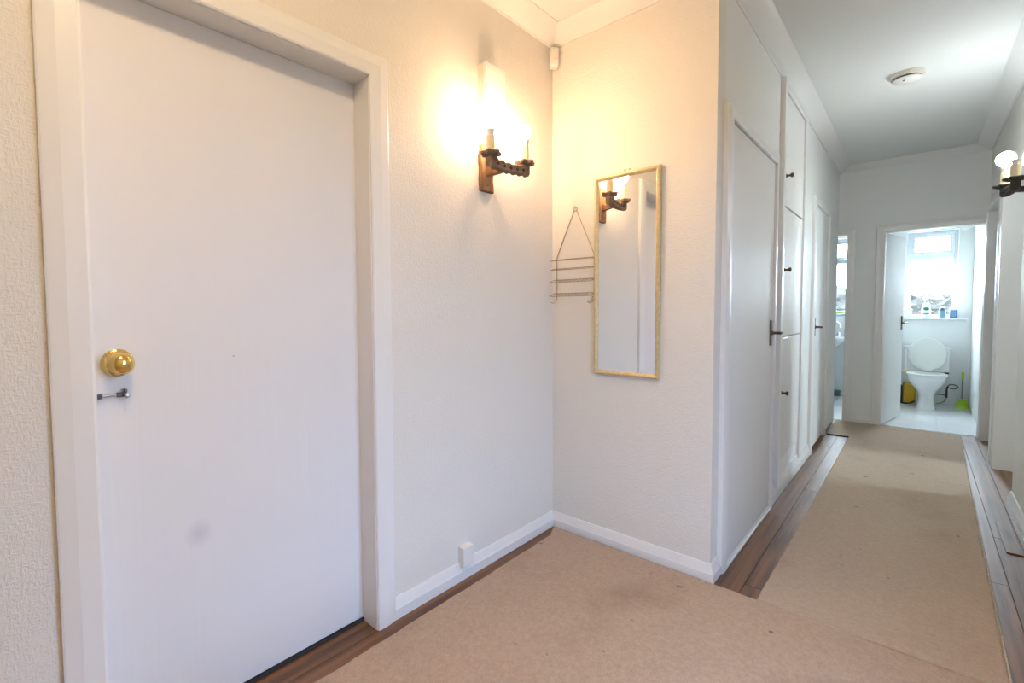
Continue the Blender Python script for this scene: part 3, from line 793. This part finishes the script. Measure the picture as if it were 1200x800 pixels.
def sconce(name, origin, s, label, bulbmat, bulb_r, yc1, yc2, xo, zc, lit, group, plate='oak', bar='oakbar'):
    """origin on the wall; s=+1 faces +x, -1 faces -x; candle axes at y offsets yc1,yc2, x offset xo, cup top height zc"""
    ox, oy, oz = origin
    t = thing(name, origin, label, 'wall light', group)
    # gnarled backplate
    pts = []
    rnd = random.Random(3)
    for i in range(9):
        pts.append((-0.040 + rnd.uniform(-0.005, 0.004) + (0.006 if i in (0, 8) else 0), -0.102 + 0.0255 * i))
    for i in range(9):
        pts.append((0.040 + rnd.uniform(-0.004, 0.005), 0.102 - 0.0255 * i))
    bm = bmesh.new()
    loft(bm, [[(ox, oy + a, oz + b) for a, b in pts], [(ox + s * 0.016, oy + a, oz + b) for a, b in pts], [(ox + s * 0.020, oy + a * 0.9, oz + b * 0.97) for a, b in pts]])
    obj('backplate', bm, plate, t)
    for zz in (-0.075, 0.085):
        bm = bmesh.new(); lathe(bm, [(0.005, 0), (0.004, 0.003), (0.0001, 0.004)], (ox + s * 0.019, oy, oz + zz), (s, 0, 0), 8); obj('screw', bm, 'darksteel', t)
    ym = (yc1 + yc2) / 2
    zb = zc - 0.032
    # arm, from the plate to the middle of the bar
    bm = bmesh.new()
    secs = [(0.015, 0.0, zb - 0.012, 0.014, 0.022), (xo * 0.4, (ym - oy) * 0.4, zb - 0.014, 0.013, 0.016), (xo * 0.8, (ym - oy) * 0.85, zb - 0.012, 0.013, 0.013), (xo, ym - oy, zb - 0.008, 0.012, 0.010)]
    loft(bm, [[(ox + s * a, oy + b + e * hw, c + g * hh) for e, g in ((-1, -1), (1, -1), (1, 1), (-1, 1))] for a, b, c, hw, hh in secs])
    obj('arm', bm, plate, t, bevel=0.003)
    # carved, scalloped crossbar
    bm = bmesh.new()
    rings = []
    n = 25
    for i in range(n):
        u = i / (n - 1)
        y = yc1 - 0.014 + (yc2 - yc1 + 0.028) * u
        sag = -0.013 * math.sin(PI * u)
        hw = 0.016 + 0.0025 * math.cos(u * 2 * PI * 6)
        hh = 0.0205 + 0.0030 * math.cos(u * 2 * PI * 6 + 0.8) + 0.006 * (2 * u - 1) ** 2
        xs = 0.010 * math.sin((u - 0.5) * PI)
        rings.append([(ox + s * (xo + xs + a * hw), y, zb + sag + b * hh) for a, b in ((-1, -0.7), (-0.6, -1), (0.6, -1), (1, -0.7), (1, 0.7), (0.6, 1), (-0.6, 1), (-1, 0.7))])
    loft(bm, rings)
    br = obj('crossbar', bm, bar, t)
    for k in range(5):
        u = 0.18 + 0.16 * k
        y = yc1 - 0.014 + (yc2 - yc1 + 0.028) * u
        xs = 0.010 * math.sin((u - 0.5) * PI)
        bm = bmesh.new()
        c = Vector((ox + s * (xo + xs + 0.0150), y, zb - 0.013 * math.sin(PI * u) - 0.002))
        lathe(bm, [(0.0072, 0), (0.0072, 0.004), (0.005, 0.0045), (0.0001, 0.0045)], c, (s, 0, 0), 10)
        obj('notch_shade', bm, 'gap', br)  # dark disc painted as the shade inside a hole of the bar
    for y in (yc1, yc2):
        off = 0.010 * math.sin(((0.0 if y == yc1 else 1.0) - 0.5) * PI)
        cx = ox + s * (xo + off)
        bm = bmesh.new()
        rr = []
        for h, k in ((-0.016, 0.5), (-0.009, 0.92), (0.001, 1.0), (0.005, 0.9)):
            ring = []
            for q in range(36):
                a = 2 * PI * q / 36
                r = 0.043 * (1 + 0.16 * math.cos(6 * a)) * k
                ring.append((cx + r * math.cos(a), y + r * math.sin(a), zc + h))
            rr.append(ring)
        loft(bm, rr)
        obj('drip_pan', bm, bar, t)
        bm = bmesh.new(); lathe(bm, [(0.0200, 0.003), (0.0200, 0.066), (0.014, 0.068)], (cx, y, zc), (0, 0, 1), 20)
        cs = obj('candle_sleeve', bm, 'candle', t, smooth=True)
        bm = bmesh.new(); lathe(bm, [(0.0160, 0.066), (0.0165, 0.084), (0.0215, 0.092), (0.0215, 0.096), (0.014, 0.097)], (cx, y, zc), (0, 0, 1), 20)
        obj('lampholder', bm, 'holder', cs, smooth=True)
        if not lit[0 if y == yc1 else 1]: continue
        bm = bmesh.new(); lathe(bm, [(a, b + 0.096) for a, b in bulb_profile(bulb_r)], (cx, y, zc), (0, 0, 1), 24)
        bl = obj('bulb', bm, bulbmat, t, smooth=True)
    return t
sconce('wall_light', (0.0, -0.312, 1.808), 1, 'rustic wooden twin candle wall light glowing warm under the door chime', 'bulb_warm', 0.030, -0.392, -0.185, 0.118, 1.838, (1, 1), 'twin candle wall lights')
sconce('wall_light', (XR, 1.905, 1.83), -1, 'wooden twin candle wall light, shade put into its wood colour, with a cool white bulb on the right wall', 'bulb_cool', 0.040, 1.81, 2.00, 0.095, 1.845, (0, 1), 'twin candle wall lights', 'oak_shaded', 'oak_shaded')

# ------------------------------------------------------------------ small wall and ceiling fittings
ch = thing('door_chime', (0, -0.29, 2.07), 'white door chime box above the warm wall light', 'door chime')
obj('chime_base', B((0.0, 0.034, -0.355, -0.226, 2.076, 2.250)), 'cream_plastic', ch, bevel=0.003)
bm = bmesh.new()
loft(bm, [[(0.036, -0.358 + a, 2.072 + b) for a, b in ((0, 0), (0.135, 0), (0.135, 0.182), (0, 0.182))],
          [(0.052, -0.355 + a, 2.075 + b) for a, b in ((0, 0), (0.129, 0), (0.129, 0.176), (0, 0.176))]])
obj('chime_cover', bm, 'plastic', ch, bevel=0.003)

pr = thing('motion_sensor', (0.02, YM - 0.02, 2.43), 'small white alarm sensor high in the corner', 'sensor')
bm = bmesh.new()
dg = Vector((1, -1, 0)).normalized(); sd = Vector((1, 1, 0)).normalized()
def sensor_ring(z, w, d0, d1):
    o = Vector((0, YM, z))
    return [o + sd * -w + dg * d0, o + sd * w + dg * d0, o + sd * w * 0.85 + dg * d1, o + sd * -w * 0.85 + dg * d1]
loft(bm, [sensor_ring(2.425, 0.020, 0.021, 0.050), sensor_ring(2.440, 0.024, 0.025, 0.062), sensor_ring(2.515, 0.024, 0.025, 0.062), sensor_ring(2.528, 0.020, 0.021, 0.050)])
obj('sensor_body', bm, 'plastic', pr, bevel=0.003)
bm = bmesh.new()
loft(bm, [sensor_ring(2.462, 0.014, 0.060, 0.066), sensor_ring(2.506, 0.014, 0.060, 0.066)])
obj('lens', bm, 'cream_plastic', pr, bevel=0.002)

sm = thing('smoke_detector', (1.36, 2.03, ZU), 'round white smoke detector on the hallway ceiling', 'smoke detector')
bm = bmesh.new(); lathe(bm, [(0.082, 0), (0.082, -0.020), (0.079, -0.024), (0.0001, -0.024)], (1.36, 2.03, ZU), (0, 0, 1), 40)
obj('mounting_base', bm, 'cream_plastic', sm, smooth=True)
bm = bmesh.new(); lathe(bm, [(0.066, -0.024), (0.066, -0.034), (0.0001, -0.034)], (1.36, 2.03, ZU), (0, 0, 1), 40)
obj('vent_ring', bm, 'slot', sm, smooth=True)
bm = bmesh.new(); lathe(bm, [(0.070, -0.033), (0.070, -0.038), (0.055, -0.047), (0.0001, -0.050)], (1.36, 2.03, ZU), (0, 0, 1), 40)
cv = obj('detector_cover', bm, 'plastic', sm, smooth=True)
bm = bmesh.new(); lathe(bm, [(0.006, -0.046), (0.006, -0.051), (0.0001, -0.052)], (1.345, 1.99, ZU), (0, 0, 1), 10)
obj('indicator', bm, 'slot', cv)

cl = thing('added_dome_light', (1.0, -1.7, ZU), 'unseen opal dome added on the ceiling to fill the lobby with light', 'added fill light')  # unseen lamp added to brighten the dim lobby
bm = bmesh.new(); lathe(bm, [(0.150, 0), (0.150, -0.022), (0.138, -0.026), (0.0001, -0.026)], (1.0, -1.7, ZU), (0, 0, 1), 40)
obj('base_plate', bm, 'plastic', cl, smooth=True)
bm = bmesh.new(); lathe(bm, [(0.134, -0.024)] + [(0.134 * math.cos(a), -0.026 - 0.062 * math.sin(a)) for a in [i * PI / 16 for i in range(1, 8)]] + [(0.0001, -0.088)], (1.0, -1.7, ZU), (0, 0, 1), 40)
obj('diffuser', bm, 'dome', cl, smooth=True)

jb = thing('junction_box', (0.018, -0.46, 0.07), 'small white junction box sitting on the skirting board', 'junction box')
obj('box_body', B((0.0, 0.028, -0.498, -0.432, 0.062, 0.148)), 'plastic', jb, bevel=0.002)
obj('box_lid', B((0.028, 0.034, -0.498, -0.432, 0.062, 0.148)), 'plastic', jb, bevel=0.003)

# ------------------------------------------------------------------ toilet
tx = 1.535
to = thing('toilet', (tx, 5.6, 0), 'white china toilet with its lid raised against the cistern', 'toilet')
def ell(cx, cy, z, rx, ryf, ryb, n=36, px=2.0):
    out = []
    for k in range(n):
        a = 2 * PI * k / n
        ca_, sa_ = math.cos(a), math.sin(a)
        ry = ryf if sa_ < 0 else ryb
        x = math.copysign(abs(ca_) ** (2 / px), ca_) * rx
        y = math.copysign(abs(sa_) ** (2 / px), sa_) * ry
        out.append((cx + x, cy + y, z))
    return out
cy = 5.62
bm = bmesh.new()
rings = [ell(tx, cy + .05, 0.0, 0.088, 0.16, 0.20, px=3), ell(tx, cy + .05, 0.012, 0.086, 0.155, 0.20, px=3), ell(tx, cy + .05, 0.10, 0.073, 0.135, 0.19, px=2.6), ell(tx, cy + .04, 0.17, 0.075, 0.135, 0.19, px=2.4),
         ell(tx, cy + .02, 0.215, 0.098, 0.155, 0.20), ell(tx, cy, 0.27, 0.135, 0.185, 0.20), ell(tx, cy, 0.33, 0.163, 0.215, 0.21), ell(tx, cy, 0.375, 0.172, 0.23, 0.22), ell(tx, cy, 0.39, 0.170, 0.228, 0.22),
         ell(tx, cy, 0.39, 0.125, 0.175, 0.16), ell(tx, cy, 0.36, 0.120, 0.17, 0.15), ell(tx, cy, 0.27, 0.075, 0.10, 0.10), ell(tx, cy, 0.23, 0.03, 0.04, 0.04)]
loft(bm, rings)
obj('bowl', bm, 'china', to, smooth=True)
bm = bmesh.new()
A_, B_, C_, D_ = (ell(tx, cy, 0.391, 0.178, 0.236, 0.205), ell(tx, cy, 0.408, 0.176, 0.234, 0.203), ell(tx, cy, 0.408, 0.115, 0.165, 0.14), ell(tx, cy, 0.391, 0.113, 0.163, 0.138))
loft(bm, [A_, B_, C_, D_], closed=True)
obj('seat', bm, 'seatp', to, smooth=True)
bm = bmesh.new()
Lm = Matrix.Translation((tx, cy + 0.205, 0.415)) @ Matrix.Rotation(math.radians(82), 4, 'X')
def lid_ring(rx, ry, z, n=40):
    return [Lm @ Vector((math.cos(2 * PI * k / n) * rx, ry + math.sin(2 * PI * k / n) * ry * (1.0), z)) for k in range(n)]
loft(bm, [lid_ring(0.160, 0.194, -0.006), lid_ring(0.166, 0.200, 0.0), lid_ring(0.164, 0.198, 0.009), lid_ring(0.138, 0.174, 0.012)])
obj('lid', bm, 'seatp', to, smooth=True)
ct = obj('cistern', B((tx - 0.195, tx + 0.195, 5.865, 6.005, 0.395, 0.675)), 'china', to, bevel=0.02, seg=3)
obj('cistern_lid', B((tx - 0.205, tx + 0.205, 5.855, 6.007, 0.675, 0.712)), 'china', ct, bevel=0.010, seg=3)
obj('seat_hinge', B((tx - 0.215, tx - 0.150, cy + 0.19, cy + 0.225, 0.392, 0.412)), 'brass', to, bevel=0.004)
obj('seat_hinge', B((tx + 0.150, tx + 0.190, cy + 0.19, cy + 0.225, 0.392, 0.412)), 'black', to, bevel=0.004)
obj('shelf_block', B((tx - 0.085, tx + 0.085, cy + 0.19, 5.99, 0.20, 0.392)), 'china', to, bevel=0.02)

# water supply pipe with a looped hose
sp = thing('supply_pipe', (1.70, 5.99, 0.12), 'dark looped supply hose and valve on the wall behind the toilet', 'pipe')
bm = bmesh.new(); tube(bm, [(1.56, 5.93, 0.135), (1.66, 5.93, 0.135), (1.70, 5.935, 0.132)], 0.008, 8); obj('pipe', bm, 'grey', sp, smooth=True)
bm = bmesh.new(); tube(bm, [(1.715, 5.94, 0.10), (1.715, 5.94, 0.20), (1.722, 5.94, 0.235)], [0.011, 0.009, 0.008], 10); obj('valve', bm, 'bronze', sp, smooth=True)
bm = bmesh.new(); tube(bm, [(1.765 + 0.042 * math.cos(t * PI / 10), 5.94 + 0.012 * math.sin(t * PI / 10), 0.235 + 0.024 * math.sin(t * PI / 10)) for t in range(20)], 0.005, 8, closed=True); obj('hose_loop', bm, 'black', sp, smooth=True)
bm = bmesh.new(); tube(bm, [(1.712, 5.95, 0.09), (1.700, 5.97, 0.05), (1.665, 5.985, 0.02), (1.63, 5.995, 0.012)], 0.005, 8); obj('hose_tail', bm, 'grey', sp, smooth=True)

tb = thing('toilet_brush', (1.845, 5.90, 0), 'lime green toilet brush standing in its pot', 'toilet brush')
bm = bmesh.new(); loft(bm, [[(1.845 + a * k, 5.90 + b * k, z) for a, b in ((-1, -1), (1, -1), (1, 1), (-1, 1))] for z, k in ((0.0, 0.056), (0.010, 0.055), (0.012, 0.052), (0.105, 0.042))])
obj('pot', bm, 'lime', tb, bevel=0.010, seg=3)
bm = bmesh.new(); tube(bm, [(1.845, 5.90, 0.09), (1.843, 5.90, 0.345)], 0.0085, 10); obj('rod', bm, 'grey', tb, smooth=True)
bm = bmesh.new(); tube(bm, [(1.843, 5.90, 0.335), (1.842, 5.90, 0.36), (1.842, 5.90, 0.41), (1.842, 5.90, 0.425)], [0.011, 0.0125, 0.0125, 0.008], 10); obj('grip', bm, 'lime', tb, smooth=True)

yc = thing('storage_caddy', (1.39, 5.84, 0), 'yellow plastic caddy with a black side panel beside the toilet', 'caddy')
bm = bmesh.new(); loft(bm, [[(1.385 + a * kx_, 5.918 + b * 0.058, z) for a, b in ((-1, -1), (1, -1), (1, 1), (-1, 1))] for z, kx_ in ((0.012, 0.050), (0.10, 0.056), (0.245, 0.058))])
obj('tub', bm, 'yellow', yc, bevel=0.012, seg=2)
obj('side_panel', B((1.285, 1.322, 5.84, 5.97, 0.0, 0.215)), 'black', yc, bevel=0.006)
bm = bmesh.new(); tube(bm, [(1.30, 5.82, 0.010), (1.35, 5.80, 0.008), (1.40, 5.80, 0.016), (1.435, 5.84, 0.04)], 0.008, 8); obj('base_rim', bm, 'black', yc, smooth=True)

# things on the toilet windowsill
SZ = 1.0485
sb = thing('spray_bottle', (1.512, YW, SZ), 'white trigger spray bottle with a green oval label', 'spray bottle')
bm = bmesh.new()
loft(bm, [ell(1.512, YW, SZ + z, rx, ry, ry, 24, 2.6) for z, rx, ry in ((0, 0.036, 0.022), (0.004, 0.039, 0.024), (0.05, 0.040, 0.025), (0.11, 0.042, 0.026), (0.150, 0.038, 0.023), (0.178, 0.022, 0.018), (0.195, 0.014, 0.014))])
obj('bottle_body', bm, 'plastic', sb, smooth=True)
bm = bmesh.new(); lathe(bm, [(0.016, 0.193), (0.016, 0.212), (0.010, 0.214)], (1.512, YW, SZ), (0, 0, 1), 16); obj('collar', bm, 'green', sb, smooth=True)
bm = bmesh.new(); loft(bm, [[(1.512 + a, YW + b, SZ + c) for a, b, c in q] for q in ([(-0.038, -0.009, 0.232), (-0.038, 0.009, 0.232), (-0.038, 0.009, 0.248), (-0.038, -0.009, 0.248)], [(-0.012, -0.012, 0.213), (-0.012, 0.012, 0.213), (-0.010, 0.012, 0.262), (-0.010, -0.012, 0.262)], [(0.018, -0.012, 0.213), (0.018, 0.012, 0.213), (0.026, 0.012, 0.258), (0.026, -0.012, 0.258)])])
obj('trigger_head', bm, 'plastic', sb, bevel=0.003)
obj('nozzle', B((1.466, 1.476, YW - 0.009, YW + 0.009, SZ + 0.231, SZ + 0.249)), 'green', sb, bevel=0.002)
bm = bmesh.new(); tube(bm, [(1.498, YW, SZ + 0.225), (1.488, YW, SZ + 0.210), (1.490, YW, SZ + 0.190)], 0.004, 8); obj('trigger', bm, 'green', sb)
bm = bmesh.new(); loft(bm, [[(1.512 + 0.027 * math.cos(2 * PI * k / 24), YW - 0.0235 - t, SZ + 0.108 + 0.018 * math.sin(2 * PI * k / 24)) for k in range(24)] for t in (0, 0.0035)]); obj('label', bm, 'green', sb)
obj('label_band', B((1.484, 1.540, YW - 0.0265, YW - 0.022, SZ + 0.044, SZ + 0.054)), 'green', sb)

ca1 = thing('capped_can', (1.655, YW, SZ), 'small blue-grey can with a dark rounded cap on the sill', 'can')
bm = bmesh.new(); lathe(bm, [(0.029, 0), (0.031, 0.004), (0.031, 0.080), (0.028, 0.086)], (1.655, YW - 0.01, SZ), n=24); obj('can_body', bm, 'bluegrey', ca1, smooth=True)
bm = bmesh.new(); lathe(bm, [(0.028, 0.084), (0.028, 0.108), (0.022, 0.122), (0.010, 0.129), (0.0001, 0.130)], (1.655, YW - 0.01, SZ), n=24); obj('cap', bm, 'charcoal', ca1, smooth=True)
ca2 = thing('blue_bottle', (1.748, YW, SZ), 'squat blue bottle with a white cap near the window edge', 'bottle')
bm = bmesh.new(); loft(bm, [ell(1.748, YW - 0.01, SZ + z, rx, ry, ry, 24, 3) for z, rx, ry in ((0, 0.031, 0.020), (0.004, 0.034, 0.022), (0.085, 0.034, 0.022), (0.094, 0.030, 0.019))]); obj('bottle_body', bm, 'blue', ca2, smooth=True)
bm = bmesh.new(); loft(bm, [ell(1.748, YW - 0.01, SZ + z, rx, ry, ry, 24, 2.4) for z, rx, ry in ((0.092, 0.030, 0.020), (0.110, 0.030, 0.020), (0.128, 0.024, 0.016), (0.135, 0.012, 0.010))]); obj('cap', bm, 'plastic', ca2, smooth=True)
obj('label', B((1.724, 1.772, YW - 0.0335, YW - 0.029, SZ + 0.012, SZ + 0.062)), 'bluegrey', ca2)
tag(obj('white_carton', B((1.30, 1.385, YW - 0.03, YW + 0.03, SZ, SZ + 0.108)), 'plastic', bevel=0.006), 'plain white carton standing on the toilet windowsill', 'carton')

# ------------------------------------------------------------------ bathroom basin
bx, by = 0.50, 5.79
ba = thing('wash_basin', (bx, by, 0), 'white pedestal wash basin with a chrome swan-neck tap', 'basin')
bm = bmesh.new()
loft(bm, [ell(bx, by, z, rx, ryf, 0.21, 36, 3) for z, rx, ryf in ((0.62, 0.10, 0.08), (0.66, 0.18, 0.14), (0.73, 0.245, 0.20), (0.79, 0.262, 0.225), (0.805, 0.258, 0.222))] +
     [ell(bx, by - 0.03, z, rx, ryf, ryb, 36, 2.6) for z, rx, ryf, ryb in ((0.805, 0.215, 0.17, 0.13), (0.78, 0.20, 0.155, 0.12), (0.70, 0.12, 0.09, 0.07), (0.675, 0.03, 0.03, 0.03))])
obj('bowl', bm, 'china', ba, smooth=True)
bm = bmesh.new()
loft(bm, [ell(bx, by + 0.05, z, rx, ry, ry, 28, 2.4) for z, rx, ry in ((0.0, 0.115, 0.11), (0.02, 0.11, 0.10), (0.25, 0.085, 0.085), (0.60, 0.10, 0.095), (0.66, 0.13, 0.11))])
obj('pedestal', bm, 'china', ba, smooth=True)
bm = bmesh.new()
px_ = 0.615
tube(bm, [(px_, by + 0.155, 0.80), (px_, by + 0.155, 0.93)] + [(px_ + 0.035 - 0.035 * math.cos(t), by + 0.155 - 0.02 * math.sin(t / 2), 0.94 + 0.045 * math.sin(t)) for t in [i * PI / 8 for i in range(9)]] + [(px_ + 0.073, by + 0.13, 0.915)], 0.010, 10)
tp = obj('tap', bm, 'chrome', ba, smooth=True)
for dx in (-0.05, 0.06):
    bm = bmesh.new(); lathe(bm, [(0.018, 0.803), (0.018, 0.82), (0.013, 0.825), (0.016, 0.85), (0.010, 0.858), (0.0001, 0.859)], (px_ + dx, by + 0.165, 0), n=14); obj('tap_head', bm, 'chrome', tp, smooth=True)
tag(obj('sponge', B((0.60, 0.73, YW - 0.01, YW + 0.04, 1.1025, 1.128)), 'lime', bevel=0.006), 'lime green sponge on the bathroom windowsill', 'sponge')
tag(obj('soap_box', B((0.535, 0.595, YW - 0.01, YW + 0.05, 1.1025, 1.305)), 'greygreen', bevel=0.005), 'grey-green upright box on the bathroom windowsill', 'box')
ub = thing('squat_tin', (0.665, 5.95, 0), 'dark green squat tin on the tiles behind the basin', 'tin')
bm = bmesh.new(); lathe(bm, [(0.042, 0), (0.044, 0.005), (0.044, 0.055), (0.040, 0.060), (0.0001, 0.060)], (0.665, 5.94, 0), n=20); obj('tin_body', bm, 'charcoal', ub, smooth=True)
bm = bmesh.new(); lathe(bm, [(0.045, 0.058), (0.045, 0.075), (0.0001, 0.078)], (0.665, 5.94, 0), n=20); obj('tin_lid', bm, 'green', ub, smooth=True)

# ------------------------------------------------------------------ outdoors
struct('ground', B((-20, 25, -20, 30, -0.5, -0.3)), 'grass', 'green lawn outside the windows', 'lawn')
hd = thing('garden_hedge', (1.0, 9.2, -0.3), 'grey-green garden hedge seen through the windows', 'hedge')
bm = bmesh.new()
rh = random.Random(11)
nx, nz = 160, 24
def hp(i, k, f):
    x = -5 + 13 * i / nx
    topz = 1.56 - 0.16 * max(0, min(1, (x - 0.3) / 0.8)) + 0.03 * math.sin(x * 2.3) + 0.02 * math.sin(x * 7.1)
    z = -0.3 + (topz + 0.3) * k / nz
    return (x + rh.uniform(-.03, .03), 9.2 + f * (0.45 - 0.12 * (k / nz) ** 2) + rh.uniform(-.035, .035), z + rh.uniform(-.025, .025) * (k > 0))
rows = []
for i in range(nx + 1):
    rows.append([bm.verts.new(hp(i, k, -1)) for k in range(nz + 1)] + [bm.verts.new(hp(i, k, 1)) for k in range(nz, -1, -1)])
for a, b in zip(rows, rows[1:]):
    for k in range(len(a) - 1):
        bm.faces.new((a[k], a[k + 1], b[k + 1], b[k]))
obj('branch_mass', bm, 'twig', hd)
bm = bmesh.new()
for _ in range(16000):
    i = rh.random() * nx
    k = rh.random() ** 0.7 * nz
    p = Vector(hp(i, k, -1)) + Vector((0, rh.uniform(-0.05, 0.03), rh.uniform(-0.03, 0.06)))
    u = Vector((rh.uniform(-1, 1), rh.uniform(-1, 1), rh.uniform(-1, 1))).normalized()
    v = u.orthogonal().normalized()
    l = rh.uniform(0.010, 0.022)
    q = [p + u * l, p + v * l * 0.45, p - u * l, p - v * l * 0.45]
    bm.faces.new([bm.verts.new(t) for t in q])
o = obj('hedge_leaves', bm, 'leaf', hd); o['kind'] = 'stuff'
